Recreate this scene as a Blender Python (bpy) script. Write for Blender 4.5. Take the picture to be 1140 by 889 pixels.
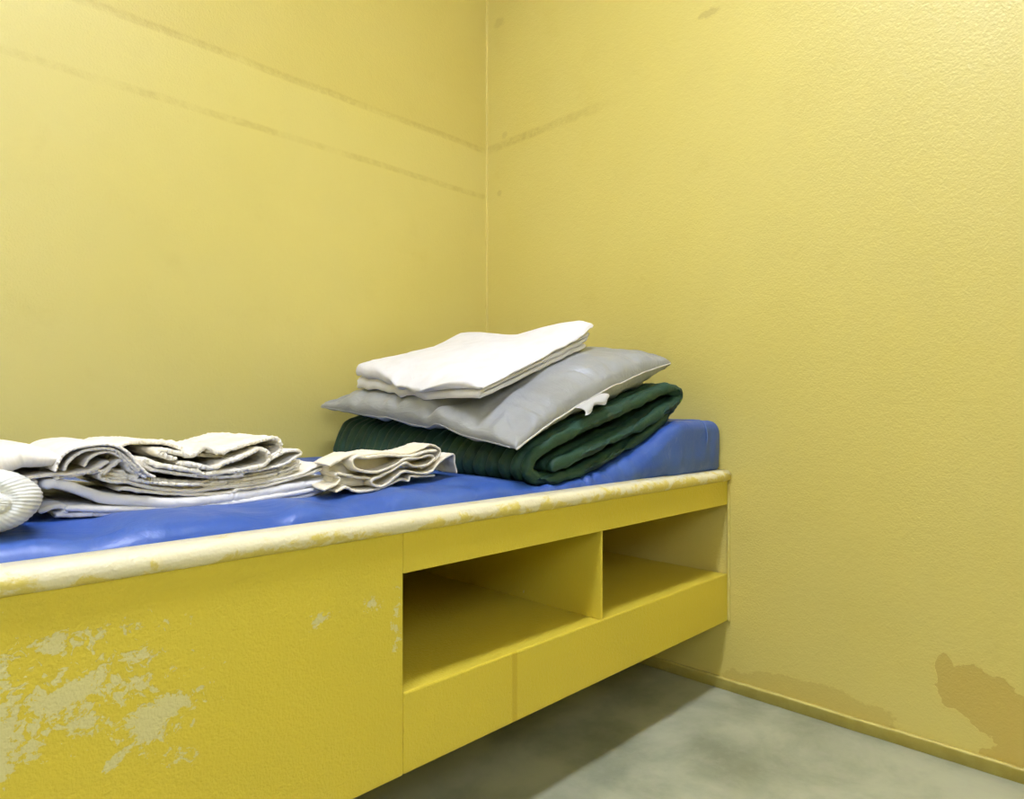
import bpy, bmesh, math, random
from mathutils import Vector, Matrix, noise
from mathutils.bvhtree import BVHTree

random.seed(4)
for o in list(bpy.data.objects):
    bpy.data.objects.remove(o)
scene = bpy.context.scene
C = scene.collection

# ------------------------------------------------------------------ camera
# corner of the cell = origin; bed wall is y=0 (x<0), end wall is x=0 (y<0)
F_PX, CX, HY = 744.0, 570.0, 455.0
YAW = math.radians(44.65)
SN, CS = math.sin(YAW), math.cos(YAW)
CAM = Vector((-1.4235, -1.516, 0.6367))
FWD = Vector((CS, SN, 0))            # camera forward on the floor plan
RGT = Vector((SN, -CS, 0))
cam_d = bpy.data.cameras.new('camera')
cam = bpy.data.objects.new('camera', cam_d)
C.objects.link(cam)
cam.location = CAM
cam.rotation_euler = (math.pi/2, 0, math.atan2(FWD.y, FWD.x) - math.pi/2)
cam_d.sensor_width = 36.0
cam_d.sensor_fit = 'HORIZONTAL'
cam_d.lens = F_PX/1140*36.0
cam_d.shift_y = (HY-444.5)/1140
cam_d.clip_start = 0.02
scene.camera = cam

# ------------------------------------------------------------------ world, view
w = bpy.data.worlds.new('world'); scene.world = w
w.use_nodes = True
w.node_tree.nodes['Background'].inputs[0].default_value = (0.5, 0.55, 0.6, 1)
w.node_tree.nodes['Background'].inputs[1].default_value = 0.0
vs = scene.view_settings
vs.view_transform = 'Standard'; vs.look = 'None'; vs.gamma = 1.0
vs.use_curve_mapping = False
vs.exposure = 0.0
LAMP_STRENGTH = 50.0
LAMP_COL = (0.92, 0.98, 1.26, 1)
FILL_STRENGTH = 9.0  # added fill light behind the camera
FILL_COL = (0.85, 0.97, 1.3, 1)
ROOM = (-3.1, -2.5, 2.9)              # far x, far y, ceiling height


def ray(px, py):
    return RGT*((px-CX)/F_PX) + FWD + Vector((0, 0, (HY-py)/F_PX))
def on_y(px, py, y): d = ray(px, py); return CAM + d*((y-CAM.y)/d.y)
def on_x(px, py, x): d = ray(px, py); return CAM + d*((x-CAM.x)/d.x)
def on_z(px, py, z): d = ray(px, py); return CAM + d*((z-CAM.z)/d.z)
def on_plane(px, py, o, n): d = ray(px, py); return CAM + d*((o-CAM).dot(n)/d.dot(n))

# ------------------------------------------------------------------ node helpers
def new_mat(name):
    m = bpy.data.materials.new(name); m.use_nodes = True
    nt = m.node_tree
    b = nt.nodes['Principled BSDF']
    return m, nt, b
def sock(nt, s, v):
    if hasattr(v, 'is_output'): nt.links.new(v, s)
    else: s.default_value = v
def nd(nt, t, props=None, **inp):
    n = nt.nodes.new(t)
    for k, v in (props or {}).items(): setattr(n, k, v)
    for k, v in inp.items():
        key = int(k[1:]) if k[0] == 'i' and k[1:].isdigit() else k
        sock(nt, n.inputs[key], v)
    return n
def M(nt, op, a, b=0.0, c=0.0):
    n = nd(nt, 'ShaderNodeMath', {'operation': op}, i0=a, i1=b, i2=c); return n.outputs[0]
def noi(nt, vec, scale, detail=4, rough=0.5, dist=0.0):
    n = nd(nt, 'ShaderNodeTexNoise', None, Vector=vec, Scale=scale, Detail=detail, Roughness=rough, Distortion=dist)
    return n.outputs['Fac']
def step(nt, v, a, b, lo=0.0, hi=1.0):
    n = nd(nt, 'ShaderNodeMapRange', {'clamp': True, 'interpolation_type': 'SMOOTHSTEP'}, i0=v, i1=a, i2=b, i3=lo, i4=hi)
    return n.outputs[0]
def mix(nt, f, a, b, mode='MIX'):
    n = nd(nt, 'ShaderNodeMix', {'data_type': 'RGBA', 'blend_type': mode})
    sock(nt, n.inputs[0], f); sock(nt, n.inputs[6], a); sock(nt, n.inputs[7], b)
    return n.outputs[2]
def bump(nt, b, h, strength, dist, prev=None):
    n = nd(nt, 'ShaderNodeBump', None, Strength=strength, Distance=dist, Height=h)
    if prev is not None: nt.links.new(prev, n.inputs['Normal'])
    nt.links.new(n.outputs[0], b.inputs['Normal'])
    return n.outputs[0]
def pos(nt):
    return nd(nt, 'ShaderNodeNewGeometry').outputs['Position']
def xyz(nt, v):
    n = nd(nt, 'ShaderNodeSeparateXYZ', None, i0=v); return n.outputs
def uvn(nt):
    n = nd(nt, 'ShaderNodeUVMap'); n.uv_map = 'UVMap'; return n.outputs[0]
def ell(nt, a, b, ca, cb, ra, rb):
    """1 at the centre of an ellipse on (a,b), 0 on its rim, negative outside"""
    p = M(nt, 'DIVIDE', M(nt, 'SUBTRACT', a, ca), ra)
    q = M(nt, 'DIVIDE', M(nt, 'SUBTRACT', b, cb), rb)
    return M(nt, 'SUBTRACT', 1.0, M(nt, 'SQRT', M(nt, 'ADD', M(nt, 'MULTIPLY', p, p), M(nt, 'MULTIPLY', q, q))))
def lin(r, g, b):
    f = lambda c: ((c/255+0.055)/1.055)**2.4 if c > 10 else c/255/12.92
    return (f(r), f(g), f(b), 1)

# ------------------------------------------------------------------ materials
WALL = lin(219, 203, 113)
WALL_OCHRE = lin(197, 174, 72)
def wall_mat(name, side):
    m, nt, b = new_mat(name)
    p = pos(nt); s = xyz(nt, p)
    a = s[0] if side == 'left' else s[1]
    z = s[2]
    big = noi(nt, p, 2.2, 5, 0.6)
    mid = noi(nt, p, 9, 6, 0.65)
    col = mix(nt, step(nt, big, 0.35, 0.7, 0, 0.35), WALL, lin(215, 198, 96))
    col = mix(nt, step(nt, mid, 0.56, 0.78, 0, 0.16), col, WALL_OCHRE)
    fine = noi(nt, p, 60, 6, 0.7)
    # worn horizontal marks where an upper fitting used to be
    zz = M(nt, 'ADD', z, M(nt, 'MULTIPLY', M(nt, 'SUBTRACT', noi(nt, p, 6, 4), 0.5), 0.012))
    def mark(zc, half, gain, span=None):
        d = M(nt, 'ABSOLUTE', M(nt, 'SUBTRACT', zz, zc))
        k = step(nt, d, half*0.4, half, 1, 0)
        k = M(nt, 'MULTIPLY', k, step(nt, noi(nt, p, 5, 5, 0.7), 0.36, 0.58, 0.15, 1))
        k = M(nt, 'MULTIPLY', k, step(nt, fine, 0.35, 0.6, 0.35, 1))
        if span:
            k = M(nt, 'MULTIPLY', k, step(nt, a, span[0], span[1]))
        return M(nt, 'MULTIPLY', k, gain)
    if side == 'left':
        upper = step(nt, zz, 1.432, 1.442)
        col = mix(nt, M(nt, 'MULTIPLY', upper, 0.30), col, WALL_OCHRE)
        k = M(nt, 'MAXIMUM', mark(1.436, 0.012, 0.40), mark(1.293, 0.011, 0.34))
        col = mix(nt, k, col, lin(176, 148, 52))
        # small scuffs
        e = ell(nt, a, z, -1.19, 1.46, 0.05, 0.006)
        col = mix(nt, step(nt, M(nt, 'ADD', e, M(nt, 'SUBTRACT', fine, 0.5)), 0, 0.5, 0, 0.5), col, lin(170, 150, 60))
    elif side == 'right':
        k = mark(1.438, 0.017, 0.5, (-0.62, -0.15))
        col = mix(nt, k, col, lin(176, 150, 62))
        for (px, py, r1, r2, g) in ((790, 14, .035, .012, .5), (556, 215, .012, .012, .35), (562, 150, .015, .012, .3), (556, 25, .03, .02, .3)):
            q = on_x(px, py, 0)
            e = ell(nt, a, z, q.y, q.z, r1, r2)
            col = mix(nt, step(nt, M(nt, 'ADD', e, M(nt, 'MULTIPLY', M(nt, 'SUBTRACT', fine, 0.5), 1.4)), 0, 0.5, 0, g), col, lin(180, 158, 80))
        # peeled patch low on the wall
        dn = M(nt, 'MULTIPLY', M(nt, 'SUBTRACT', noi(nt, p, 22, 8, 0.65), 0.5), 1.0)
        mk = None
        for (px, py, r1, r2) in ((1085, 772, .065, .05), (1150, 815, .075, .05), (1125, 800, .075, .045), (1052, 748, .016, .035), (1105, 842, .022, .014), (1140, 846, .05, .02)):
            q = on_x(px, py, 0)
            e = ell(nt, a, z, q.y, q.z, r1, r2)
            mk = e if mk is None else M(nt, 'MAXIMUM', mk, e)
        mk = step(nt, M(nt, 'ADD', mk, dn), 0.03, 0.07)
        col = mix(nt, M(nt, 'MULTIPLY', mk, 0.65), col, lin(194, 164, 70))
        # grime above the base strip
        q1 = on_x(826, 748, 0); q2 = on_x(945, 788, 0)
        st = ell(nt, a, z, (q1.y+q2.y)/2-0.03, 0.03, 0.20, 0.045)
        st = step(nt, M(nt, 'ADD', st, dn), 0.06, 0.14, 0, 0.38)
        col = mix(nt, st, col, lin(190, 162, 66))
        peel = mk
    nt.links.new(col, b.inputs['Base Color'])
    rg = step(nt, mid, 0.3, 0.7, 0.40, 0.50)
    nt.links.new(rg, b.inputs['Roughness'])
    b.inputs['Specular IOR Level'].default_value = 0.85
    h = M(nt, 'ADD', noi(nt, p, 240, 3, 0.55), M(nt, 'MULTIPLY', noi(nt, p, 80, 3, 0.5), 0.9))
    if side == 'right': h = M(nt, 'SUBTRACT', h, M(nt, 'MULTIPLY', peel, 0.6))
    bump(nt, b, h, 0.6, 0.0015)
    return m

BUNK = lin(218, 196, 62)
def bunk_mat(name, worn):
    m, nt, b = new_mat(name)
    p = pos(nt); s = xyz(nt, p)
    big = noi(nt, p, 3, 4)
    col = mix(nt, step(nt, big, 0.35, 0.7), BUNK, lin(213, 194, 64))
    fb = noi(nt, p, 27, 12, 0.70, 0.25)
    fl = noi(nt, p, 75, 6, 0.6)
    if worn == 'panel':
        reg = None
        for (px, py, rx, rz) in ((60, 780, .13, .05), (10, 815, .09, .05), (130, 760, .07, .045), (165, 800, .07, .035), (75, 715, .11, .02),
                                 (415, 672, .022, .014), (358, 690, .03, .012), (442, 690, .012, .05), (200, 840, .03, .02), (0, 760, .06, .05)):
            q = on_y(px, py, -0.8)
            e = M(nt, 'MAXIMUM', ell(nt, s[0], s[2], q.x, q.z, rx, rz), -0.6)
            reg = e if reg is None else M(nt, 'MAXIMUM', reg, e)
        v = M(nt, 'ADD', fb, M(nt, 'MULTIPLY', reg, 0.17))
        mk = step(nt, v, 0.626, 0.636)
        v2 = M(nt, 'ADD', noi(nt, p, 85, 8, 0.65, 0.8), M(nt, 'MULTIPLY', reg, 0.16))
        mk = M(nt, 'MAXIMUM', mk, step(nt, v2, 0.645, 0.655))
        pale = lin(216, 208, 146)
        xd = M(nt, 'ABSOLUTE', M(nt, 'SUBTRACT', s[0], on_y(573, 760, -0.8).x))
        run = M(nt, 'MULTIPLY', step(nt, xd, 0.004, 0.007, 0.5, 0), step(nt, s[2], 0.262, 0.268, 1, 0))
        col = mix(nt, run, col, lin(190, 158, 30))
    elif worn == 'rail':
        up = noi(nt, p, 30, 8, 0.65, 0.4)
        # worn through on the upper half of the roll, paint left lower down and near the end wall
        d = M(nt, 'MULTIPLY', M(nt, 'SUBTRACT', s[2], 0.4885), 15.0)
        r = step(nt, s[0], -0.9, -0.1, 0.14, -0.06)
        v = M(nt, 'ADD', M(nt, 'ADD', M(nt, 'MULTIPLY_ADD', up, 1.9, -0.45), d), r)
        col = mix(nt, 0.45, col, lin(232, 216, 140))
        mk = step(nt, v, 0.40, 0.62)
        pale = lin(236, 228, 192)
    else:
        mk = step(nt, fl, 0.735, 0.745)
        pale = lin(214, 204, 140)
    col = mix(nt, M(nt, 'MULTIPLY', mk, 0.92), col, pale)
    nt.links.new(col, b.inputs['Base Color'])
    b.inputs['Roughness'].default_value = 0.42
    h = M(nt, 'ADD', noi(nt, p, 330, 2, 0.5), M(nt, 'MULTIPLY', noi(nt, p, 150, 2, 0.5), 0.9))
    h = M(nt, 'SUBTRACT', h, M(nt, 'MULTIPLY', mk, 0.25))
    bump(nt, b, h, 0.7, 0.0013)
    return m

def concrete_mat():
    m, nt, b = new_mat('floor_concrete')
    p = pos(nt)
    n1 = noi(nt, p, 4.5, 7, 0.6, 0.3); n2 = noi(nt, p, 24, 8, 0.7); n3 = noi(nt, p, 2.0, 4)
    col = mix(nt, step(nt, n1, 0.34, 0.66), lin(142, 146, 118), lin(186, 188, 156))
    col = mix(nt, step(nt, n2, 0.45, 0.75, 0, 0.45), col, lin(180, 176, 154))
    col = mix(nt, step(nt, n3, 0.5, 0.7, 0, 0.5), col, lin(112, 113, 96))
    nt.links.new(col, b.inputs['Base Color'])
    nt.links.new(step(nt, n1, 0.3, 0.7, 0.38, 0.6), b.inputs['Roughness'])
    bump(nt, b, n2, 0.25, 0.002)
    return m

def plain(name, col, rough=0.6, bscale=None, bstr=0.3, bdist=0.001, emit=None, spec=0.5, var=None):
    m, nt, b = new_mat(name)
    p = pos(nt)
    if var:
        n = noi(nt, p, var[1], 5, 0.6)
        nt.links.new(mix(nt, step(nt, n, 0.35, 0.68), col, var[0]), b.inputs['Base Color'])
    else:
        b.inputs['Base Color'].default_value = col
    b.inputs['Roughness'].default_value = rough
    b.inputs['Specular IOR Level'].default_value = spec
    if bscale: bump(nt, b, noi(nt, p, bscale, 4, 0.6), bstr, bdist)
    if emit:
        b.inputs['Emission Color'].default_value = emit[0]
        b.inputs['Emission Strength'].default_value = emit[1]
    return m

def vinyl_blue():
    m, nt, b = new_mat('blue_vinyl')
    p = pos(nt)
    n1 = noi(nt, p, 7, 6, 0.6, 0.5); n2 = noi(nt, p, 28, 8, 0.7, 1.0)
    col = mix(nt, step(nt, n1, 0.35, 0.7), lin(52, 88, 164), lin(74, 106, 172))
    col = mix(nt, step(nt, n2, 0.56, 0.8, 0, 0.4), col, lin(138, 150, 188))
    nt.links.new(col, b.inputs['Base Color'])
    nt.links.new(step(nt, n1, 0.3, 0.7, 0.33, 0.5), b.inputs['Roughness'])
    nrm = bump(nt, b, noi(nt, p, 14, 4, 0.55, 0.8), 0.35, 0.010)
    bump(nt, b, noi(nt, p, 300, 2), 0.12, 0.001, nrm)
    return m
def vinyl_grey():
    m, nt, b = new_mat('grey_vinyl')
    p = pos(nt)
    n1 = noi(nt, p, 9, 5, 0.6)
    nt.links.new(mix(nt, step(nt, n1, 0.35, 0.7), lin(150, 152, 150), lin(162, 164, 163)), b.inputs['Base Color'])
    b.inputs['Roughness'].default_value = 0.38
    u = xyz(nt, uvn(nt))
    wv = M(nt, 'SINE', M(nt, 'MULTIPLY', u[1], 1500.0))
    cr = nd(nt, 'ShaderNodeMapping', None, Vector=p, Rotation=(0, 0, 0.6), Scale=(1.0, 0.35, 1.0)).outputs[0]
    nrm = bump(nt, b, noi(nt, cr, 22, 5, 0.6, 1.2), 0.45, 0.008)
    bump(nt, b, wv, 0.10, 0.0006, nrm)
    return m
def quilt_mat():
    m, nt, b = new_mat('green_quilt')
    p = pos(nt)
    n1 = noi(nt, p, 14, 5, 0.6)
    nt.links.new(mix(nt, step(nt, n1, 0.3, 0.7), lin(24, 60, 43), lin(36, 76, 55)), b.inputs['Base Color'])
    b.inputs['Roughness'].default_value = 0.62
    nrm = bump(nt, b, noi(nt, p, 70, 5, 0.6, 1.0), 0.5, 0.004)
    bump(nt, b, noi(nt, p, 700, 2), 0.2, 0.0006, nrm)
    return m
def cloth_mat(name, c1, c2, kind):
    m, nt, b = new_mat(name)
    p = pos(nt); u = uvn(nt); us = xyz(nt, u)
    n1 = noi(nt, p, 20, 4, 0.6)
    nt.links.new(mix(nt, step(nt, n1, 0.3, 0.7), c1, c2), b.inputs['Base Color'])
    b.inputs['Roughness'].default_value = 0.9
    b.inputs['Specular IOR Level'].default_value = 0.15
    b.inputs['Sheen Weight'].default_value = 0.15
    if kind == 'smooth':
        nrm = bump(nt, b, noi(nt, p, 26, 4, 0.55, 0.6), 0.4, 0.006)
        bump(nt, b, noi(nt, p, 500, 2), 0.15, 0.0006, nrm)
    elif kind == 'terry':
        v = nd(nt, 'ShaderNodeTexVoronoi', None, Vector=u, Scale=330.0).outputs[0]
        nrm = bump(nt, b, v, 0.8, 0.0022)
        bump(nt, b, noi(nt, p, 45, 4), 0.35, 0.005, nrm)
    elif kind == 'rib':
        wv = M(nt, 'SINE', M(nt, 'MULTIPLY', M(nt, 'ADD', us[0], M(nt, 'MULTIPLY', noi(nt, p, 20, 3), 0.006)), 1700.0))
        nrm = bump(nt, b, wv, 0.5, 0.0012)
        bump(nt, b, noi(nt, p, 50, 4), 0.4, 0.004, nrm)
    return m

MAT = dict(
    wall_left=wall_mat('wall_paint_bed_side', 'left'), wall_right=wall_mat('wall_paint_end', 'right'),
    wall=wall_mat('wall_paint_plain', 'plain'), floor=concrete_mat(),
    ceiling=plain('ceiling_paint', lin(232, 228, 206), 0.8, 80, 0.2),
    caulk=plain('caulk_paint', lin(221, 204, 112), 0.45, 60, 0.5, 0.002),
    base=plain('base_strip_paint', lin(214, 200, 112), 0.45, 50, 0.6, 0.003, var=(lin(206, 188, 98), 30)),
    bunk=bunk_mat('bunk_paint', 'plain'), panel=bunk_mat('bunk_paint_chipped', 'panel'), rail=bunk_mat('bunk_paint_rubbed', 'rail'),
    blue=vinyl_blue(), grey=vinyl_grey(), quilt=quilt_mat(),
    stitch=plain('quilt_binding', lin(20, 50, 36), 0.7),
    bluepipe=plain('blue_piping', lin(96, 122, 176), 0.45),
    piping=plain('pillow_piping', lin(208, 206, 196), 0.6),
    tag=plain('tag_cloth', lin(246, 244, 238), 0.9),
    sheet=cloth_mat('white_cotton', lin(238, 235, 234), lin(230, 227, 224), 'smooth'),
    sheet2=cloth_mat('white_cotton_cool', lin(242, 240, 236), lin(236, 233, 227), 'smooth'),
    terry=cloth_mat('white_terry', lin(242, 237, 224), lin(235, 226, 200), 'terry'),
    jersey=cloth_mat('white_jersey', lin(242, 236, 224), lin(236, 228, 212), 'smooth'),
    cream=cloth_mat('cream_knit', lin(241, 234, 214), lin(234, 223, 192), 'rib'),
    sock=cloth_mat('ribbed_white_knit', lin(230, 230, 224), lin(218, 219, 214), 'rib'),
    metal=plain('white_enamel', lin(225, 225, 220), 0.4),
    fill_pane=plain('fill_light_glow', (0.8, 0.8, 0.8, 1), 0.5, emit=(FILL_COL, FILL_STRENGTH)),  # glow of the added fill light
    lamp=plain('lamp_diffuser', (0.9, 0.9, 0.9, 1), 0.5, emit=(LAMP_COL, LAMP_STRENGTH)),
)

# ------------------------------------------------------------------ mesh helpers
def link(name, me, mat, parent=None, loc=None, smooth=True):
    """vertices come in world space; the origin is moved to loc"""
    o = bpy.data.objects.new(name, me); C.objects.link(o)
    me.materials.append(mat)
    if loc is not None and parent is None:
        me.transform(Matrix.Translation(-Vector(loc))); o.location = loc
    if parent is not None:
        me.transform(Matrix.Translation(-parent.location)) if parent.parent is None else None
        o.parent = parent
    for f in me.polygons: f.use_smooth = smooth
    return o
def from_bm(bm):
    bmesh.ops.recalc_face_normals(bm, faces=bm.faces)
    me = bpy.data.meshes.new('mesh'); bm.to_mesh(me); bm.free(); return me
def box_bm(bm, a, b, bev=0.0, seg=2):
    a, b = Vector(a), Vector(b); c = (a+b)/2; d = b-a
    r = bmesh.ops.create_cube(bm, size=1.0)
    bmesh.ops.scale(bm, vec=d, verts=r['verts']); bmesh.ops.translate(bm, vec=c, verts=r['verts'])
    if bev:
        es = list({e for v in r['verts'] for e in v.link_edges})
        bmesh.ops.bevel(bm, geom=es, offset=bev, segments=seg, affect='EDGES', profile=0.5)
def box(name, a, b, mat, parent=None, bev=0.0, loc=None, smooth=False):
    bm = bmesh.new(); box_bm(bm, a, b, bev)
    return link(name, from_bm(bm), mat, parent, loc, smooth)
def tag(o, label, cat, group=None):
    o['label'] = label; o['category'] = cat
    if group: o['group'] = group
    return o
def struct(o): o['kind'] = 'structure'; return o
def empty(name, loc):
    o = bpy.data.objects.new(name, None); C.objects.link(o); o.location = loc; o.empty_display_size = 0.1; return o
def catmull(pts, n):
    pts = [Vector(p) for p in pts]
    P = [pts[0]*2-pts[1]] + pts + [pts[-1]*2-pts[-2]]
    out = []
    for i in range(1, len(P)-2):
        for k in range(24):
            t = k/24; a, b, c, d = P[i-1], P[i], P[i+1], P[i+2]
            out.append(0.5*((2*b)+(c-a)*t+(2*a-5*b+4*c-d)*t*t+(3*b-a-3*c+d)*t**3))
    out.append(pts[-1])
    L = [0.0]
    for i in range(1, len(out)): L.append(L[-1]+(out[i]-out[i-1]).length)
    res = []; j = 0
    for i in range(n):
        s = L[-1]*i/(n-1)
        while j < len(L)-2 and L[j+1] < s: j += 1
        f = (s-L[j])/max(1e-9, L[j+1]-L[j])
        res.append(out[j].lerp(out[j+1], f))
    return res, L[-1]
def nz(x, y, z=0.0): return noise.noise(Vector((x, y, z)))

def ribbon_into(bm, path, th, depth, fmap, nu=120, nv=24, disp=None, rim=None, useed=0.0, thf=None):
    """a folded ply: a 2D path (s,z) thickened by th and carried back by depth.
    fmap(s, v, z, u) -> world point, v from 0 (front edge) to depth."""
    uvl = bm.loops.layers.uv.verify()
    P, L = catmull([Vector((a, b, 0)) for a, b in path], nu)
    N = []
    for i in range(nu):
        t = P[min(i+1, nu-1)]-P[max(i-1, 0)]
        t.normalize(); N.append(Vector((-t.y, t.x, 0)))
    rm = rim if rim else th*0.5
    vs_ = [0, rm*0.12, rm*0.4, rm]
    k = max(3, nv-8)
    vs_ += [rm+(depth-2*rm)*(i+1)/(k+1) for i in range(k)]
    vs_ += [depth-rm, depth-rm*0.4, depth]
    rings = []
    for v in vs_:
        e = min(v, depth-v)
        rv = 1.0 if e >= rm else math.sqrt(max(0.0, 1-(1-e/rm)**2))*0.85+0.15
        top, bot = [], []
        for i in range(nu):
            u = L*i/(nu-1)
            eu = min(u, L-u); t0 = th if thf is None else th*thf(u/L)
            ru = 1.0 if eu >= t0*0.5 else math.sqrt(max(0.0, 1-(1-eu/(t0*0.5))**2))*0.8+0.2
            h = t0*0.5*rv*ru
            da = db = 0.0
            if disp: da, db = disp(u, v, 1), disp(u, v, -1)
            a = P[i]+N[i]*(h+da*ru); b = P[i]-N[i]*(h+db*ru)
            top.append((bm.verts.new(fmap(a.x, v, a.y, u)), u, v)); bot.append((bm.verts.new(fmap(b.x, v, b.y, u)), u, v))
        rings.append(top+bot[::-1])
    def face(q):
        try: f = bm.faces.new([a[0] for a in q])
        except ValueError: return
        for lp, a in zip(f.loops, q): lp[uvl].uv = (a[1]+useed, a[2])
    n = 2*nu
    for r in range(len(rings)-1):
        for i in range(n):
            j = (i+1) % n
            face((rings[r][i], rings[r][j], rings[r+1][j], rings[r+1][i]))
    for R in (rings[0], rings[-1]):
        for i in range(nu-1):
            face((R[i], R[i+1], R[n-2-i], R[n-1-i]))

def frame(o, ang, dang=None):
    """front plane standing on floor plan point o, running along ang; returns (pixel->(s,z), (s,v,z)->world)"""
    e = Vector((math.cos(ang), math.sin(ang), 0)); d = Vector((-math.sin(ang), math.cos(ang), 0))
    dd = d if dang is None else Vector((math.cos(dang), math.sin(dang), 0))
    o = Vector((o[0], o[1], 0))
    def px(x, y):
        q = on_plane(x, y, o, d); return ((q-o).dot(e), q.z)
    def to(s, v, z): return o + e*s + dd*v + Vector((0, 0, z))
    return px, to

# ------------------------------------------------------------------ room shell
RX, RY, RZ = ROOM
T = 0.1
struct(box('floor', (RX-T, RY-T, -T), (T, T, 0), MAT['floor']))
struct(box('ceiling', (RX-T, RY-T, RZ), (T, T, RZ+T), MAT['ceiling']))
struct(box('wall_left', (RX-T, 0, 0), (T, T, RZ), MAT['wall_left']))
struct(box('wall_right', (0, RY-T, 0), (T, 0, RZ), MAT['wall_right']))
struct(box('wall_front', (RX-T, RY-T, 0), (0, RY, RZ), MAT['wall']))
struct(box('wall_back', (RX-T, RY, 0), (RX, 0, RZ), MAT['wall']))

def strip(name, p0, p1, nrm, h, d, mat, seed):
    """uneven painted strip along the foot of a wall"""
    p0, p1, nrm = Vector(p0), Vector(p1), Vector(nrm)
    bm = bmesh.new(); n = 140; rows = []
    for i in range(n+1):
        c = p0.lerp(p1, i/n); k = (c-p0).length
        hh = h*(1+0.10*nz(k*9, seed)+0.10*nz(k*40, seed)); dd = d*(1+0.25*nz(k*12, seed+5)+0.2*nz(k*60, seed))
        prof = [(0.0, 0.0), (dd, 0.0), (dd*0.9, hh*0.80), (dd*1.3, hh*0.90), (dd*0.9, hh), (0.0, hh)]
        rows.append([bm.verts.new(c+nrm*a+Vector((0, 0, b))) for a, b in prof])
    for i in range(n):
        for j in range(6):
            bm.faces.new((rows[i][j], rows[i+1][j], rows[i+1][(j+1) % 6], rows[i][(j+1) % 6]))
    bm.faces.new(rows[0]); bm.faces.new(rows[-1][::-1])
    return struct(link(name, from_bm(bm), mat))
strip('baseboard_right', (0, -0.012, 0), (0, RY, 0), (-1, 0, 0), 0.026, 0.0065, MAT['base'], 1.0)
strip('baseboard_left', (RX, 0, 0), (0, 0, 0), (0, -1, 0), 0.026, 0.0065, MAT['base'], 7.0)

def bead(name, pts, r, mat, parent=None, seed=0.0, n=80, wob=0.25, structure=False, closed=False, seg=8):
    Q, L = catmull(pts, n)
    bm = bmesh.new(); rows = []
    for i in range(n):
        t = (Q[(i+1) % n]-Q[i-1]) if closed else Q[min(i+1, n-1)]-Q[max(i-1, 0)]
        t.normalize()
        a = t.orthogonal() if abs(t.z) > 0.95 else t.cross(Vector((0, 0, 1)))
        a.normalize(); b = t.cross(a)
        rr = r*(1+wob*nz(i*0.35, seed))
        rows.append([bm.verts.new(Q[i]+a*rr*math.cos(k*2*math.pi/seg)+b*rr*math.sin(k*2*math.pi/seg)) for k in range(seg)])
    for i in range(n if closed else n-1):
        for k in range(seg):
            bm.faces.new((rows[i][k], rows[(i+1) % n][k], rows[(i+1) % n][(k+1) % seg], rows[i][(k+1) % seg]))
    if not closed:
        bm.faces.new(rows[0]); bm.faces.new(rows[-1][::-1])
    o = link(name, from_bm(bm), mat, parent)
    return struct(o) if structure else o
bead('trim_1', [(-0.001, -0.001, 0.03), (-0.001, -0.001, 1.2), (-0.001, -0.001, RZ-0.01)], 0.0036, MAT['caulk'], seed=3, structure=True)

# unseen glowing pane in a frame, added behind the camera as frontal fill light
fill = struct(empty('fill_window_1', (-1.95, RY, 1.55)))
box('fill_window_frame', (-2.42, RY, 1.10), (-2.36, RY+0.04, 2.0), MAT['metal'], fill, 0.004)
box('fill_window_frame', (-1.54, RY, 1.10), (-1.48, RY+0.04, 2.0), MAT['metal'], fill, 0.004)
box('fill_window_frame', (-2.36, RY, 1.10), (-1.54, RY+0.04, 1.16), MAT['metal'], fill, 0.004)
box('fill_window_frame', (-2.36, RY, 1.94), (-1.54, RY+0.04, 2.0), MAT['metal'], fill, 0.004)
box('fill_glow_pane', (-2.36, RY+0.001, 1.16), (-1.54, RY+0.012, 1.94), MAT['fill_pane'], fill)

# ------------------------------------------------------------------ ceiling lamp (the light of the cell)
LX, LY = -1.35, -1.22
lampo = empty('ceiling_lamp', (LX, LY, RZ))
box('housing', (LX-0.64, LY-0.17, RZ-0.075), (LX+0.64, LY+0.17, RZ-0.001), MAT['metal'], lampo, 0.012)
box('diffuser', (LX-0.60, LY-0.13, RZ-0.088), (LX+0.60, LY+0.13, RZ-0.0755), MAT['lamp'], lampo, 0.004)
for (x0, x1, y0, y1) in ((-0.64, 0.64, -0.165, -0.15), (-0.64, 0.64, 0.15, 0.165), (-0.64, -0.625, -0.15, 0.15), (0.625, 0.64, -0.15, 0.15)):  # skirts added to hold direct light off the upper walls
    box('light_shield', (LX+x0, LY+y0, RZ-0.21), (LX+x1, LY+y1, RZ-0.0755), MAT['metal'], lampo, 0.002)
tag(lampo, 'white rectangular ceiling light fixture with added shielding sides and a glowing diffuser', 'lamp')

# ------------------------------------------------------------------ steel bunk
YF, XL = -0.80, -2.02
ZB, ZO0, ZO1, ZT = 0.157, 0.265, 0.421, 0.4985
XO = on_y(449, 700, YF).x
XD = on_y(671, 640, YF).x
bunk = empty('steel_bunk', (-1.0, -0.4, 0.0))
PT = 0.006
def bpart(name, a, b, mat='bunk', bev=0.0015, smooth=False): return box(name, a, b, MAT[mat], bunk, bev, smooth=smooth)
bpart('front_plate', (XL, YF, ZB), (XO, YF+PT, ZT-0.022), 'panel', 0.002)
bpart('top_fascia', (XO, YF, ZO1), (-0.003, YF+PT, ZT-0.022), 'panel', 0.0012)
bpart('lower_rail', (XO, YF, ZB), (-0.003, YF+PT, ZO0), 'panel', 0.003)
bpart('shelf_floor', (XO-0.004, YF+PT, ZO0-0.008), (-0.003, -0.03, ZO0-0.002))
bpart('shelf_side', (XO-0.006, YF+PT, ZO0-0.002), (XO, -0.03, 0.438))
bpart('divider', (XD-0.002, YF+0.001, ZO0-0.002), (XD+0.002, -0.03, 0.438))
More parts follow.
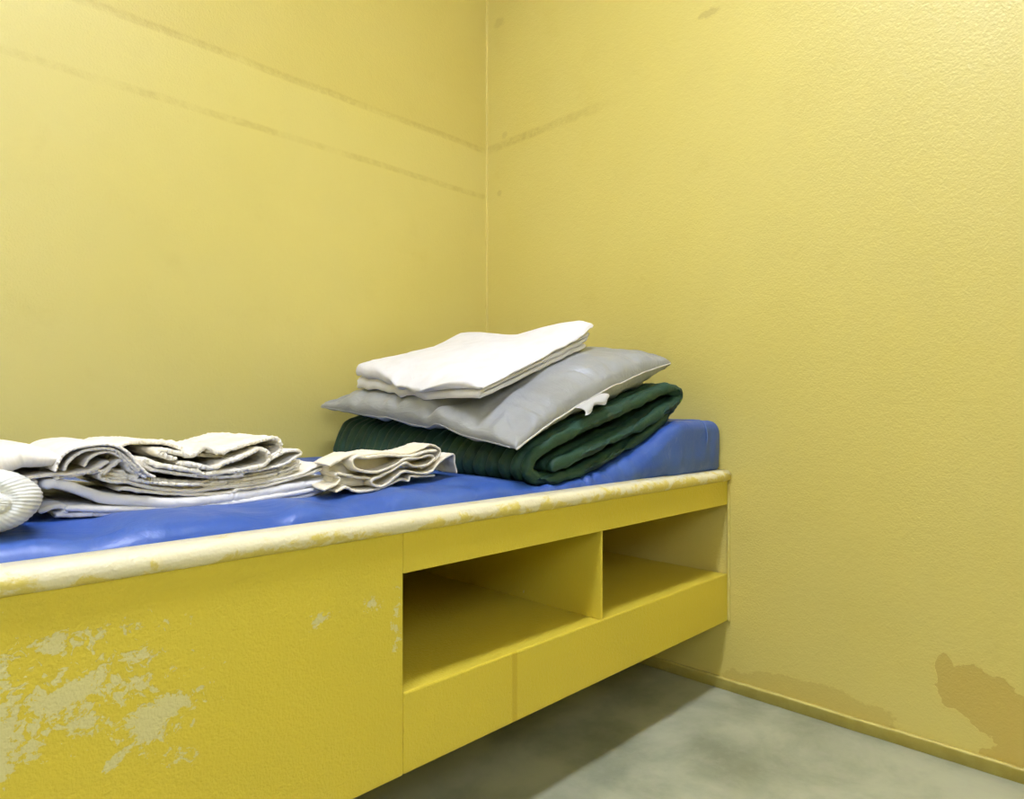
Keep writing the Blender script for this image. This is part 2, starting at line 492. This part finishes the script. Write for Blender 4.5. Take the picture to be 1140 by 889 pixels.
bpart('shelf_back', (XO, -0.03, ZO0-0.002), (-0.003, -0.026, 0.438))
bpart('bed_deck', (XL, YF+0.03, 0.438), (-0.003, -0.003, 0.444))
bpart('end_bracket', (XL, -0.02, 0.157), (XL+0.006, -0.003, 0.438))
bpart('end_plate', (XL, YF+PT, ZB), (XL+0.006, -0.02, 0.438))
# rolled edge rail: bullnose profile carried along x
def rail():
    r = 0.0125; yo = YF-0.009; zc = ZT-r
    prof = []
    for k in range(13):                                    # round nose, top -> bottom
        a = math.pi/2+math.pi*k/12
        prof.append((yo+r+math.cos(a)*r, zc+math.sin(a)*r))
    prof += [(YF+0.012, zc-r), (YF+0.028, zc-r), (YF+0.030, zc-0.035), (YF+0.034, zc-0.035), (YF+0.034, zc+r*0.6), (YF+0.030, zc+r)]
    bm = bmesh.new(); n = 60; rows = []
    for i in range(n+1):
        x = XL+(-0.003-XL)*i/n
        rows.append([bm.verts.new((x, y+0.0005*nz(x*20, y*50), z+0.0006*nz(x*14, z*50, 4))) for y, z in prof])
    m = len(prof)
    for i in range(n):
        for j in range(m):
            bm.faces.new((rows[i][j], rows[i+1][j], rows[i+1][(j+1) % m], rows[i][(j+1) % m]))
    bm.faces.new(rows[0]); bm.faces.new(rows[-1][::-1])
    o = link('edge_rail', from_bm(bm), MAT['rail'], bunk)
    o['label'] = 'rolled steel edge rubbed pale through the yellow paint'
rail()
bead('wall_weld', [(-0.004, YF-0.002, ZB), (-0.004, YF-0.002, 0.3), (-0.004, YF-0.002, ZT-0.03)], 0.003, MAT['base'], bunk, 5)
tag(bunk, 'yellow painted steel wall bunk with open shelf compartments and a worn rolled edge', 'bed')

# ------------------------------------------------------------------ mattress
def smooth01(t): t = max(0.0, min(1.0, t)); return t*t*(3-2*t)
MX0, MX1, MY0, MY1, MZ0 = -1.98, -0.006, YF+0.036, -0.012, 0.4445
def mat_top(x, y):
    k = smooth01((x+0.44)/0.31)
    z = 0.515+0.096*k+0.006*smooth01((y+0.5)/0.4)
    z += 0.004*nz(x*5, y*4)+0.003*nz(x*13, y*9, 3)+(0.012*nz(x*10, 1.3+y*2)+0.006*nz(x*23, 4.3+y*5))*smooth01((-y-0.60)/0.12)*(1-k)
    # slack folds where the head end rises
    q = math.exp(-((x+0.42)/0.08)**2)*smooth01((-y-0.35)/0.3)
    z += q*(0.006*math.sin(x*170+y*60+4*nz(x*9, y*9))+0.012*nz(x*42, y*18, 6)+0.005*nz(x*95, y*40, 2))*smooth01((-y-0.58)/0.12)
    return z
def mattress():
    bm = bmesh.new(); uvl = bm.loops.layers.uv.verify()
    rows = []
    xs = [MX0+(-0.62-MX0)*i/150 for i in range(150)]+[-0.62+(MX1+0.62)*i/200 for i in range(201)]
    ns = len(xs)-1
    R = 0.045
    for x in xs:
        e = min(x-MX0, MX1-x); r2 = 0.022
        f = 0.0 if e >= r2 else r2*(1-math.sqrt(max(0, 1-(1-e/r2)**2)))
        kh = smooth01((x+0.40)/0.25); R = 0.045-0.024*kh
        y0, y1 = MY0+f*0.3, MY1-f*0.4
        ring = []
        nt_ = 46
        zt_front = mat_top(x, y0+0.06)
        rr = min(R, (zt_front-MZ0)/2)
        # bottom (back->front)
        for k in range(6): ring.append((y1-0.02-(y1-y0-0.04)*k/5, MZ0+f*0.2))
        zt = mat_top(x, y0+R)
        for k in range(1, 5):
            ring.append((y0+(0.002+0.003*kh)*nz(x*30, k*0.6), MZ0+0.01+(zt-rr-f-MZ0-0.01)*k/5))
        for k in range(9):
            a = math.pi-math.pi/2*k/8
            yy = y0+rr+math.cos(a)*rr
            b = nz(x*9, 2.2)*0.010+nz(x*24, 7.7+a)*0.006
            ring.append((yy+b*0.2*math.sin(a), zt-rr-f+math.sin(a)*rr+b*math.sin(2*a)*-0.8))
        for k in range(1, nt_):
            y = y0+rr+(y1-y0-2*rr)*k/nt_
            ring.append((y, mat_top(x, y)-f))
        for k in range(7):
            a = math.pi/2-math.pi/2*k/6
            ring.append((y1-rr+math.cos(a)*rr, mat_top(x, y1-R)-rr-f+math.sin(a)*rr))
        ring.append((y1, MZ0+0.015))
        # the stuffed head end bulges out over the rail
        ring = [(y-0.022*kh*smooth01((z-0.494)/0.012)*smooth01((y0+0.12-y)/0.12), z) for y, z in ring]
        rows.append([bm.verts.new((x, y, z)) for y, z in ring])
    m = len(rows[0])
    for i in range(ns):
        for j in range(m):
            bm.faces.new((rows[i][j], rows[i+1][j], rows[i+1][(j+1) % m], rows[i][(j+1) % m]))
    bm.faces.new(rows[0]); bm.faces.new(rows[-1][::-1])
    trees = [tree(q) for q in LOADS]
    UP = Vector((0, 0, 1))
    for i, rw in enumerate(rows):
        for v in rw:
            if v.co.z < 0.480: continue
            low = 9.0
            for dx, dy in ((0, 0), (0.004, 0), (-0.004, 0), (0, 0.008), (0, -0.008)):
                for t in trees:
                    h = t.ray_cast(Vector((v.co.x+dx, v.co.y+dy, 0.446)), UP)
                    if h[0] is not None: low = min(low, h[0].z)
            if low-0.0015 < v.co.z: v.co.z = max(0.450, low-0.0015)
    top = [v.co.copy() for v in rows[-24]]
    me = from_bm(bm)
    o = link('mattress', me, MAT['blue'], None, (-1.0, -0.4, MZ0))
    pts = top[6:6+62]
    bead('seam', [p+Vector((0.0, 0, 0.0005)) for p in pts[::3]], 0.0015, MAT['bluepipe'], o, 2, 120, 0.2)
    return tag(o, 'blue vinyl mattress with a raised head end lying in the bunk', 'mattress')

def tree(o):
    return BVHTree.FromPolygons([v.co+o.location for v in o.data.vertices], [tuple(p.vertices) for p in o.data.polygons])
LOADS = []        # things that press into the mattress

# ------------------------------------------------------------------ green quilted blanket
def z8(x, y): return (520+x/4.385, 420+y/4.385)
def blanket():
    px, to = frame((0, -0.752), 0.0)
    tr = [(450, 498), (385, 497), (335, 480), (318, 440), (345, 380), (420, 318), (600, 232), (800, 140), (950, 72), (1015, 52),
          (1052, 82), (1030, 122), (950, 172), (800, 262), (650, 335), (520, 392), (440, 425), (410, 450)]
    path = [px(*z8(*p)) for p in tr]
    tr2 = [(1048, 130), (985, 208), (850, 305), (700, 395), (580, 455), (470, 492), (400, 500)]
    path2 = [px(*z8(*p)) for p in tr2]
    bm = bmesh.new()
    Q = 0.031
    def dsp(u, v, s):
        w = v+0.10*u+0.012*nz(u*14, v*9, 2)
        ch = 1-(1-abs(math.sin(math.pi*w/Q)))**2
        return 0.011*(ch-0.85)+0.0025*nz(u*34, v*34, s*3)+0.0018*nz(u*80, v*60, s)
    def fm(s, v, z, u):
        k = v/0.70
        ds = 0.045*k*smooth01((-s-0.3)/0.3)
        dv = 0.010*nz(u*7, 1.5)+0.004*nz(u*30, 3.5)
        dz = 0.030*k*smooth01((z-0.545)/0.035)*smooth01((-s-0.1)/0.4)
        return to(s+ds, v+dv, z+dz)
    ribbon_into(bm, path, 0.021, 0.70, fm, 230, 260, dsp, rim=0.012)
    ribbon_into(bm, path2, 0.018, 0.68, lambda s, v, z, u: fm(s, v+0.006, z, u), 120, 200, dsp, rim=0.010, useed=3)
    o = link('quilted_blanket', from_bm(bm), MAT['quilt'], None, (-0.32, -0.4, 0.53))
    LOADS.append(o)
    return tag(o, 'dark green quilted blanket folded in layers on the head end of the mattress', 'blanket')
BLANKET = tree(blanket())

# ------------------------------------------------------------------ grey pillow
PL, PF, PR = on_y(356, 453, -0.05), on_y(575, 500, -0.765), on_y(748, 404, -0.735)
PB = Vector((-0.085, -0.06, 0.750))
def pillow():
    n = 110
    def base(a, b):       # a: F->R, b: F->L
        s, t = (a+1)/2, (b+1)/2
        # pincushion edges
        return PF*(1-s)*(1-t)+PR*s*(1-t)+PL*(1-s)*t+PB*s*t
    ex = (PR-PF).normalized(); ey = (PL-PF).normalized(); up = ex.cross(ey).normalized()
    cen = base(0, 0)
    def pt(a, b, side):
        ea, eb = 1-a*a, 1-b*b
        # edges draw inwards between the corners
        aa = a*(1-0.06*eb*abs(a)**3); bb = b*(1-0.04*ea*abs(b)**3)
        p = base(aa, bb)
        T_ = (max(ea, 0)**(0.42 if a > 0 else 0.42-0.10*min(1, -3*a)))*(max(eb, 0)**(0.5-0.14*min(1, 4*abs(b))))
        edge = 1-max(abs(a), abs(b))
        wr = math.exp(-edge*5.5)*min(1, edge*14)
        sa = a if abs(b) > abs(a) else b
        wv = 0.017*wr*nz(sa*5.5, 3.3+side*4+(2 if abs(b) > abs(a) else 0), (1 if a+b > 0 else 5)) + 0.010*wr*nz(sa*13, side*7, 2.2)
        # seam line itself wanders
        sw = math.exp(-edge*9)*(0.004*nz(a*3.3, b*3.3, 1.0)+0.003*nz(a*9, b*9, 4.0))*(ea+eb)
        if side > 0:
            h = (0.076+0.020*a)*T_
            # deep fold running in from the long side facing the room
            d = ((a+0.83)*0.55+(b+0.30)*0.85)
            al = ((a+0.83)*0.85-(b+0.30)*0.55)
            fold = math.exp(-(d/0.055)**2)*smooth01((0.42-al)/0.35)*smooth01((al+0.4)/0.3)
            h -= 0.020*fold*min(1, edge*8+0.3)
            fold2 = math.exp(-((d-0.13)/0.09)**2)*smooth01((0.35-al)/0.3)*smooth01((al+0.4)/0.3)
            h += 0.010*fold2*min(1, edge*8)
            # crumples by the tag
            q = math.exp(-((a+0.02)/0.14)**2-((b+0.90)/0.10)**2)
            h += q*0.010*math.sin((a*1.0+b*0.25)*34+2*nz(a*6, b*6))*min(1, edge*7)
            h += 0.004*T_*nz(a*3, b*3, 8)
        else:
            h = -0.062*T_*(0.25+0.75*smooth01((a+0.9)/1.2))
            # bottom rests on the sloping blanket
        lift = 0.012*math.exp(-((b+1)/0.35)**2)*(1-a*a)       # the front seam bows up in the middle
        notch = 0.011*math.exp(-((b+0.36)/0.10)**2)*math.exp(-((a+1)/0.14)**2)
        return p+up*(h+wv+sw+lift+notch)
    bm = bmesh.new(); uvl = bm.loops.layers.uv.verify()
    def par(i): t = -1+2*i/n; return math.sin(t*math.pi/2)*0.35+t*0.65
    G = {}
    for side in (1, -1):
        for i in range(n+1):
            for j in range(n+1):
                if side < 0 and (i in (0, n) or j in (0, n)): G[side, i, j] = G[1, i, j]; continue
                G[side, i, j] = bm.verts.new(pt(par(i), par(j), side))
    for side in (1, -1):
        for i in range(n):
            for j in range(n):
                f = bm.faces.new((G[side, i, j], G[side, i+1, j], G[side, i+1, j+1], G[side, i, j+1]))
                for lp, (q, r) in zip(f.loops, ((i, j), (i+1, j), (i+1, j+1), (i, j+1))): lp[uvl].uv = (q/n*0.55, r/n*0.73)
    for (side, i, j), v in G.items():
        gap = 0.0015+(0.006*min(1, 6*(1-max(abs(par(i)), abs(par(j))))) if side > 0 else 0.0)
        top_z = -1.0
        for dx, dy in ((0, 0), (0.005, 0), (-0.005, 0), (0, 0.005), (0, -0.005)):
            h = BLANKET.ray_cast(Vector((v.co.x+dx, v.co.y+dy, 2)), Vector((0, 0, -1)))
            if h[0] is not None: top_z = max(top_z, h[0].z)
        # only what is pressed against the upper face, not a corner hanging past the fold
        if top_z-0.05 < v.co.z < top_z+gap: v.co.z = top_z+gap
    bm.normal_update()
    bvh = BVHTree.FromBMesh(bm)
    rimv = [G[1, i, 0].co.copy() for i in range(n)]+[G[1, n, j].co.copy() for j in range(n)]+[G[1, n-i, n].co.copy() for i in range(n)]+[G[1, 0, n-j].co.copy() for j in range(n)]
    o = link('pillow', from_bm(bm), MAT['grey'], None, tuple(Vector((cen.x, cen.y, cen.z-0.06))))
    pp = [p for k, p in enumerate(rimv) if k % 4 == 0 and k <= n]
    bead('seam_piping', pp, 0.0016, MAT['piping'], o, 1, 130, 0.3)['label'] = 'pale frayed seam facing the room'
    pp = [p for k, p in enumerate(rimv) if k % 4 == 0 and k >= n]
    bead('seam_piping', pp, 0.0012, MAT['grey'], o, 1, 250, 0.3)
    # care tag sewn into the front seam, curling down
    tm = bmesh.new(); rows = []
    c0 = rimv[int(n*0.37)]; c1 = rimv[int(n*0.50)]
    for i in range(15):
        t = i/14; rw = []
        for j in range(9):
            q = j/8
            p = c0.lerp(c1, t)
            drop = 0.011*q+0.004*math.sin(t*9+1)*q
            out = 0.022*math.sin(q*2.0)+0.004*math.sin(t*11)*q
            rw.append(tm.verts.new(p+Vector((0.006*q, -out, -drop+0.004*math.sin(q*3)))))
        rows.append(rw)
    for i in range(14):
        for j in range(8): tm.faces.new((rows[i][j], rows[i+1][j], rows[i+1][j+1], rows[i][j+1]))
    bmesh.ops.solidify(tm, geom=tm.faces[:], thickness=0.0012)
    to_ = link('care_tag', from_bm(tm), MAT['tag'], o)
    to_['label'] = 'small white cloth tag on the seam'
    tag(o, 'grey vinyl pillow with pale seam resting on the green blanket', 'pillow')
    return bvh
PILLOW = pillow()

# ------------------------------------------------------------------ white sheet folded on the pillow
def top_sheet():
    F_, R_ = on_y(533, 446, -0.655), on_y(656, 386, -0.61)
    L_, B_ = on_y(397, 436, -0.15), on_y(512, 392, -0.19)
    S = (R_-F_).length
    D = ((L_-F_).length+(B_-R_).length)/2
    plies = [(0.0325, 0.0), (0.0235, 0.0), (0.0145, 0.004), (0.0055, 0.006)]
    # serpentine: top ply from the far end to the near fold and back
    path = [(S*1.01, 0.036), (S*0.7, 0.033), (S*0.3, 0.032), (0.012, 0.0325), (0.0, 0.028), (0.014, 0.0235), (S*0.4, 0.0232),
            (S*0.95, 0.0235), (S*0.975, 0.019), (S*0.94, 0.0145), (S*0.4, 0.0142), (0.02, 0.0145), (0.006, 0.010), (0.022, 0.0052), (S*0.5, 0.0050), (S*0.97, 0.0050)]
    bm = bmesh.new()
    def fm(s, v, z, u):
        a, b = s/S, v/D
        p = F_*(1-a)*(1-b)+R_*a*(1-b)+L_*(1-a)*b+B_*a*b
        sag = math.exp(-((b-0.48)/0.26)**2)*(1-smooth01(a*4))
        p.z -= 0.012*sag
        hit = PILLOW.ray_cast(Vector((p.x, p.y, 2)), Vector((0, 0, -1)))
        zb = p.z
        if hit[0] is not None: zb = max(zb, hit[0].z+0.001)
        spread = 1.0+0.75*b*(1-smooth01(a*1.6))+0.25*a
        zz = zb+z*spread*(1-0.30*sag)
        topk = smooth01((z-0.026)/0.006)
        out = -0.014*topk*math.sin(math.pi*min(1, b*1.15))*(1-smooth01(a*3))
        zz += -0.011*topk*math.exp(-((b-0.42)/0.22)**2)*(1-smooth01(a*6))
        zz += topk*(0.004*nz(a*3.5, b*3.5, 1)-0.003*math.exp(-((a-0.72)/0.10)**2)*smooth01(b)+0.010*smooth01((a-0.8)/0.2)*(1-b))
        zz -= 0.5*z*math.exp(-((b-0.5)/0.22)**2)*smooth01((a-0.55)/0.4)
        fy = 0.006*nz(u*9, 2.0)+0.003*nz(u*31, 5.0)
        lip = topk*(1-smooth01(v/0.03))
        zz -= 0.009*lip; fy -= 0.010*lip
        return Vector((p.x+out, p.y+fy+0.004*nz(s*8, z*200), zz+0.0015*nz(a*9, b*9, 3)))
    ribbon_into(bm, path, 0.0078, D, fm, 330, 60)
    o = link('folded_sheet', from_bm(bm), MAT['sheet'], None, (-0.43, -0.4, 0.70))
    tag(o, 'white cotton sheet folded square on top of the grey pillow', 'sheet', 'folded white linens')
top_sheet()

# ------------------------------------------------------------------ linen pile at the left
pxL, toL = frame((0, -0.645), 0.0)
def zz2(x, y): return (x/7.125, 480+y/7.125)
def zz3(x, y): return (130+x/7.125, 480+y/7.125)
def zz4(x, y): return (240+x/7.125, 480+y/7.125)
def fm_pile(dy=0.0, amp=0.006, fr=12, lift=0.0, sd=0.0):
    def f(s, v, z, u):
        k = v*4
        return toL(s+0.004*nz(v*14, z*40, sd), v+dy+amp*nz(u*fr, sd)+amp*0.4*nz(u*fr*4, sd+3)+0.0030*nz(u*330, sd+8)*(1-smooth01(v*60)), z+lift*k+0.003*nz(s*16, v*14, sd)*min(1, v*20))
    return f
def frilly(a=0.0009, f=120):
    return lambda u, v, s: a*nz(u*f, v*f, s*2)+a*0.8*nz(u*f*3, v*f*3, s)

def base_sheet():
    bm = bmesh.new()
    top = [pxL(*p) for p in ((48, 541), (60, 538), (76, 541), (95, 548), (118, 555), (150, 558), (190, 560), (230, 557), (270, 552), (320, 544), (355, 537), (368, 533), (372, 536), (362, 542),
                             (330, 549), (280, 557), (230, 564), (180, 567), (130, 567), (90, 566), (72, 566))]
    ribbon_into(bm, top, 0.0095, 0.24, fm_pile(0.0, 0.004, 9, 0.0, 1.0), 260, 30, frilly(0.0008, 40), thf=lambda t: 1.25 if t < 0.45 else 0.8)
    bot = [pxL(*p) for p in ((44, 571), (66, 564), (76, 567), (70, 573), (64, 574), (100, 573), (160, 572), (220, 569.5), (280, 563), (330, 555), (355, 549), (361, 545), (352, 545))]
    ribbon_into(bm, bot, 0.006, 0.235, fm_pile(0.006, 0.003, 9, 0.0, 2.0), 220, 28, frilly(0.0006, 40), useed=2)
    o = link('folded_sheet', from_bm(bm), MAT['sheet2'], None, (-1.1, -0.53, 0.525))
    LOADS.append(o)
    tag(o, 'white sheet folded flat under the towels at the bottom of the linen pile', 'sheet', 'folded white linens')
base_sheet()

def lower_towel():
    bm = bmesh.new()
    p1 = [pxL(*p) for p in (zz2(1010, 395), zz2(905, 440), zz2(890, 462), zz2(960, 470), zz3(90, 455), zz3(300, 482), zz3(600, 500), zz3(900, 488), zz4(200, 460), zz4(400, 435), zz4(600, 385), zz4(760, 335), zz4(850, 300),
                            zz4(880, 275), zz4(820, 270), zz4(700, 335), zz4(500, 388), zz4(250, 428), zz4(0, 455), zz3(600, 474), zz3(300, 448), zz3(90, 400), zz2(1000, 395))]
    p1 = p1[3:-1]
    ribbon_into(bm, p1, 0.0042, 0.22, fm_pile(0.002, 0.003, 10, 0, 4), 260, 26, frilly())
    # looped inner plies, their cut edges seen as a dotted band
    for k, (dy, off) in enumerate(((0.012, 0), (0.010, -6), (0.014, -12))):
        q = [pxL(x, y+off*0.62) for x, y in (zz2(830, 350), zz2(900, 370), zz2(1010, 378), zz3(60, 395), zz3(200, 425), zz3(400, 450), zz3(640, 460), zz3(900, 448), zz4(0, 438), zz4(250, 415), zz4(450, 382), zz4(620, 330), zz4(710, 285))]
        ribbon_into(bm, q, 0.0040, 0.20, fm_pile(dy, 0.002, 30, 0, 6+k), 220, 20, frilly(0.0012, 160), useed=k*2.0)
    q = [pxL(*p) for p in (zz2(800, 345), zz2(870, 280), zz2(960, 225), zz2(985, 235), zz2(1010, 300), zz2(1080, 350), zz3(100, 372), zz3(250, 400), zz3(450, 418), zz3(700, 420))]
    ribbon_into(bm, q, 0.0040, 0.20, fm_pile(-0.002, 0.002, 20, 0, 11), 160, 20, frilly(0.0010, 150), useed=9)
    q = [pxL(*p) for p in (zz2(1010, 405), zz2(880, 395), zz2(810, 370), zz2(806, 340), zz2(850, 310), zz2(760, 320), zz2(560, 352), zz2(430, 370))]
    ribbon_into(bm, q, 0.0040, 0.20, fm_pile(-0.001, 0.003, 20, 0, 13), 120, 20, frilly(0.0010, 120), useed=12)
    o = link('terry_towel', from_bm(bm), MAT['terry'], None, (-1.1, -0.53, 0.545))
    tag(o, 'white terry towel with looped edges folded in the middle of the linen pile', 'towel', 'folded terry towels')
lower_towel()

def upper_towel():
    bm = bmesh.new()
    a = [pxL(*p) for p in (zz3(200, 215), zz3(280, 255), zz3(430, 285), zz3(560, 300), zz3(640, 318), zz3(690, 335), zz3(800, 325), zz3(950, 305), zz4(100, 320), zz4(250, 295), zz4(370, 270), zz4(415, 225), zz4(395, 165), zz4(330, 140),
                           zz4(270, 165), zz4(180, 210), zz4(60, 250), zz3(760, 290), zz3(600, 262), zz3(480, 250))]
    ribbon_into(bm, a, 0.0058, 0.20, fm_pile(-0.006, 0.004, 14, 0, 21), 300, 24, frilly(0.0015, 130))
    b = [pxL(*p) for p in (zz3(480, 222), zz3(350, 180), zz3(330, 155), zz3(420, 158), zz3(520, 180), zz3(600, 190), zz3(660, 150), zz3(700, 122), zz3(750, 145), zz3(800, 165), zz3(870, 160), zz4(60, 160), zz4(150, 135), zz4(260, 100), zz4(380, 68), zz4(480, 55), zz4(520, 90), zz4(520, 150), zz4(460, 195), zz4(400, 190))]
    ribbon_into(bm, b, 0.0052, 0.20, fm_pile(0.000, 0.004, 16, 0, 23), 300, 24, frilly(0.0017, 150), useed=4)
    c = [pxL(*p) for p in (zz3(-10, 230), zz3(30, 150), zz3(140, 105), zz3(230, 92), zz3(360, 95), zz3(480, 102), zz3(590, 145), zz3(640, 180), zz3(900, 205), zz4(200, 190), zz4(350, 150))]
    ribbon_into(bm, c, 0.0050, 0.17, fm_pile(0.03, 0.005, 10, 0, 25), 200, 22, frilly(), useed=8)
    d = [pxL(*p) for p in (zz3(180, 215), zz3(260, 290), zz3(420, 325), zz3(620, 352), zz3(800, 362), zz3(1000, 350), zz4(150, 340), zz4(380, 300), zz4(540, 262), zz4(620, 215), zz4(680, 175), zz4(640, 152), zz4(560, 160), zz4(470, 205), zz4(430, 230))]
    ribbon_into(bm, d, 0.0040, 0.20, fm_pile(-0.001, 0.003, 14, 0, 27), 260, 22, frilly(), useed=11)
    o = link('terry_towel', from_bm(bm), MAT['terry'], None, (-1.08, -0.53, 0.565))
    tag(o, 'white terry towel with puffy rolled folds on top of the linen pile', 'towel', 'folded terry towels')
upper_towel()

def shirts():
    bm = bmesh.new()
    body = [pxL(*p) for p in ((-120, 522), (-60, 519), (-20, 517), (8, 513), (26, 508), (42, 508), (56, 509), (66, 509))]
    def bf(t): return 1.0 if t < 0.55 else max(0.35, 1-1.3*(t-0.55))
    ribbon_into(bm, body, 0.033, 0.20, fm_pile(-0.012, 0.004, 8, 0, 31), 90, 30, lambda u, v, s: 0.0035*nz(u*22, v*14, s*2)+0.0016*nz(u*55, v*40, s), rim=0.022, thf=bf)
    arcs = [
        ((57, 524), (62, 512), (70, 503), (84, 497), (100, 494.5), (116, 494), (130, 497.5), (141, 506), (148, 515), (158, 525), (168, 530)),
        ((68, 523.5), (72, 515), (82, 506), (96, 500), (112, 498.5), (124, 500), (134, 506), (143, 515), (152, 524)),
        ((91, 519), (97, 510), (108, 504), (120, 502.5), (130, 506), (138, 513), (147, 522), (160, 531)),
    ]
    for k, a in enumerate(arcs):
        ribbon_into(bm, [pxL(*p) for p in a], 0.0032, 0.20, fm_pile(-0.018+0.004*k, 0.002, 10, 0, 33+k), 160, 20, frilly(0.0005, 60), useed=k*2+3.0)
    low = [pxL(*p) for p in ((24, 533), (40, 530), (60, 528), (85, 526.5), (105, 522), (120, 513))]
    ribbon_into(bm, low, 0.0040, 0.19, fm_pile(-0.004, 0.003, 12, 0, 41), 90, 20, frilly(0.0005, 60), useed=14)
    b2 = [pxL(*p) for p in ((-110, 550), (-50, 548), (0, 546), (26, 543), (42, 536))]
    ribbon_into(bm, b2, 0.013, 0.19, fm_pile(0.004, 0.004, 10, 0, 43), 90, 24, lambda u, v, s: 0.0015*nz(u*30, v*20, s*2), rim=0.009, useed=20)
    b3 = [pxL(*p) for p in ((-110, 566), (-40, 566), (6, 565), (30, 561))]
    ribbon_into(bm, b3, 0.010, 0.19, fm_pile(0.004, 0.003, 10, 0, 45), 70, 24, None, rim=0.006, useed=24)
    o = link('folded_undershirt', from_bm(bm), MAT['jersey'], None, (-1.24, -0.54, 0.535))
    LOADS.append(o)
    tag(o, 'white jersey undershirts folded with fanned layers at the left of the linen pile', 'shirt')
shirts()

def socks():
    c = on_y(-16, 558, -0.70)
    ax = Vector((-0.35, -1.0, 0.12)).normalized(); sx = ax.cross(Vector((0, 0, 1))).normalized(); sz = sx.cross(ax)
    bm = bmesh.new(); uvl = bm.loops.layers.uv.verify(); nu, nv = 240, 64
    rows = []
    for i in range(nv+1):
        t = math.pi*i/nv; rw = []
        for j in range(nu):
            p = 2*math.pi*j/nu
            r = 1.0+0.07*nz(math.cos(p)*1.3, math.sin(p)*1.3, math.cos(t)*1.5)
            r += 0.010*math.sin(p*48+1.5*math.sin(3*t))*math.sin(t)
            r -= 0.13*math.exp(-((t-0.66-0.12*math.sin(p*2+1))/0.09)**2)     # the turned-over cuff
            sg = lambda q, e: math.copysign(abs(q)**e, q)
            q = ax*(0.050*r*sg(math.cos(t), 0.8))+sx*(0.044*r*math.sin(t)*math.cos(p))+sz*(0.031*r*math.sin(t)*math.sin(p))
            w_ = c+q
            lo = 0.512
            if w_.z < lo+0.006: w_.z = lo+0.006*math.exp((w_.z-lo-0.006)/0.006)
            rw.append((bm.verts.new(w_), i, j))
        rows.append(rw)
    for i in range(nv):
        for j in range(nu):
            q = (rows[i][j], rows[i+1][j], rows[i+1][(j+1) % nu], rows[i][(j+1) % nu])
            f = bm.faces.new([a[0] for a in q])
            for lp, a, jj in zip(f.loops, q, (j, j, j+1, j+1)): lp[uvl].uv = (jj*0.0012, a[1]*0.002)
    bmesh.ops.remove_doubles(bm, verts=bm.verts[:], dist=1e-6)
    o = link('rolled_socks', from_bm(bm), MAT['sock'], None, (c.x, c.y, 0.515))
    LOADS.append(o)
    tag(o, 'white ribbed knit bundle rolled up at the left edge of the mattress', 'socks')
socks()

# ------------------------------------------------------------------ cream washcloth
def washcloth():
    q0, q1 = on_z(383, 551, 0.517), on_z(506, 531, 0.517)
    ang = math.atan2(q1.y-q0.y, q1.x-q0.x)
    px, to = frame((q0.x, q0.y), ang, math.radians(78))
    def z5(x, y): return px(360+x/7.125, 470+y/7.125)
    bm = bmesh.new()
    A = [z5(*p) for p in ((905, 225), (820, 235), (690, 268), (500, 262), (350, 280), (270, 272), (232, 310), (255, 362), (330, 388), (440, 392), (560, 345), (650, 292), (760, 282), (850, 262), (880, 285), (835, 335), (740, 348), (650, 322),
                          (560, 378), (450, 432), (395, 452), (382, 482), (412, 506), (480, 503), (570, 438), (650, 388), (760, 405), (850, 392), (950, 300), (1030, 255), (1050, 330), (1054, 405))]
    B = [z5(*p) for p in ((95, 555), (180, 520), (240, 545), (330, 548), (450, 528), (540, 488), (620, 455), (670, 465), (690, 430), (760, 432), (880, 425))]
    Ct = [z5(*p) for p in ((60, 350), (150, 305), (250, 258), (340, 262), (500, 248), (690, 250), (790, 212), (880, 182), (945, 215), (940, 260), (880, 330), (800, 372))]
    D = [z5(*p) for p in ((20, 545), (110, 500), (150, 455), (120, 415), (200, 420), (300, 440), (385, 445))]
    def fm(dy, amp, sd):
        def f(s, v, z, u):
            n = nz(u*26, sd)
            pinch = smooth01((0.10-s)/0.12)*0.0
            return to(s+0.004*nz(v*20, z*60, sd), v+dy+amp*n+amp*0.5*nz(u*90, sd+2), z+0.004*nz(s*18, v*20, sd)*min(1, v*14)-0.0)
        return f
    fr = lambda u, v, s: 0.0007*nz(u*110, v*110, s*2)+0.0005*nz(u*300, v*300, s)
    ribbon_into(bm, A, 0.0040, 0.085, fm(0.0, 0.004, 1), 420, 26, fr)
    ribbon_into(bm, B, 0.0034, 0.08, fm(0.002, 0.005, 4), 200, 22, fr, useed=5)
    ribbon_into(bm, Ct, 0.0036, 0.08, fm(0.010, 0.004, 7), 220, 22, fr, useed=9)
    Fb = [z5(*p) for p in ((110, 405), (200, 385), (400, 348), (600, 328), (760, 300), (880, 258))]
    ribbon_into(bm, Fb, 0.026, 0.04, fm(0.036, 0.002, 15), 120, 16, fr, rim=0.008, useed=17, thf=lambda t: 1.25-0.75*t)
    Fc = [z5(*p) for p in ((110, 495), (180, 485), (300, 478), (420, 470))]
    ribbon_into(bm, Fc, 0.016, 0.04, fm(0.026, 0.002, 18), 60, 14, fr, rim=0.006, useed=19)
    ribbon_into(bm, D, 0.0036, 0.08, fm(0.008, 0.004, 9), 140, 22, fr, useed=13)
    o = link('washcloth', from_bm(bm), MAT['cream'], None, ((q0.x+q1.x)/2, (q0.y+q1.y)/2+0.05, 0.523))
    LOADS.append(o)
    tag(o, 'cream knit washcloth loosely folded beside the green blanket', 'washcloth')
washcloth()
mattress()
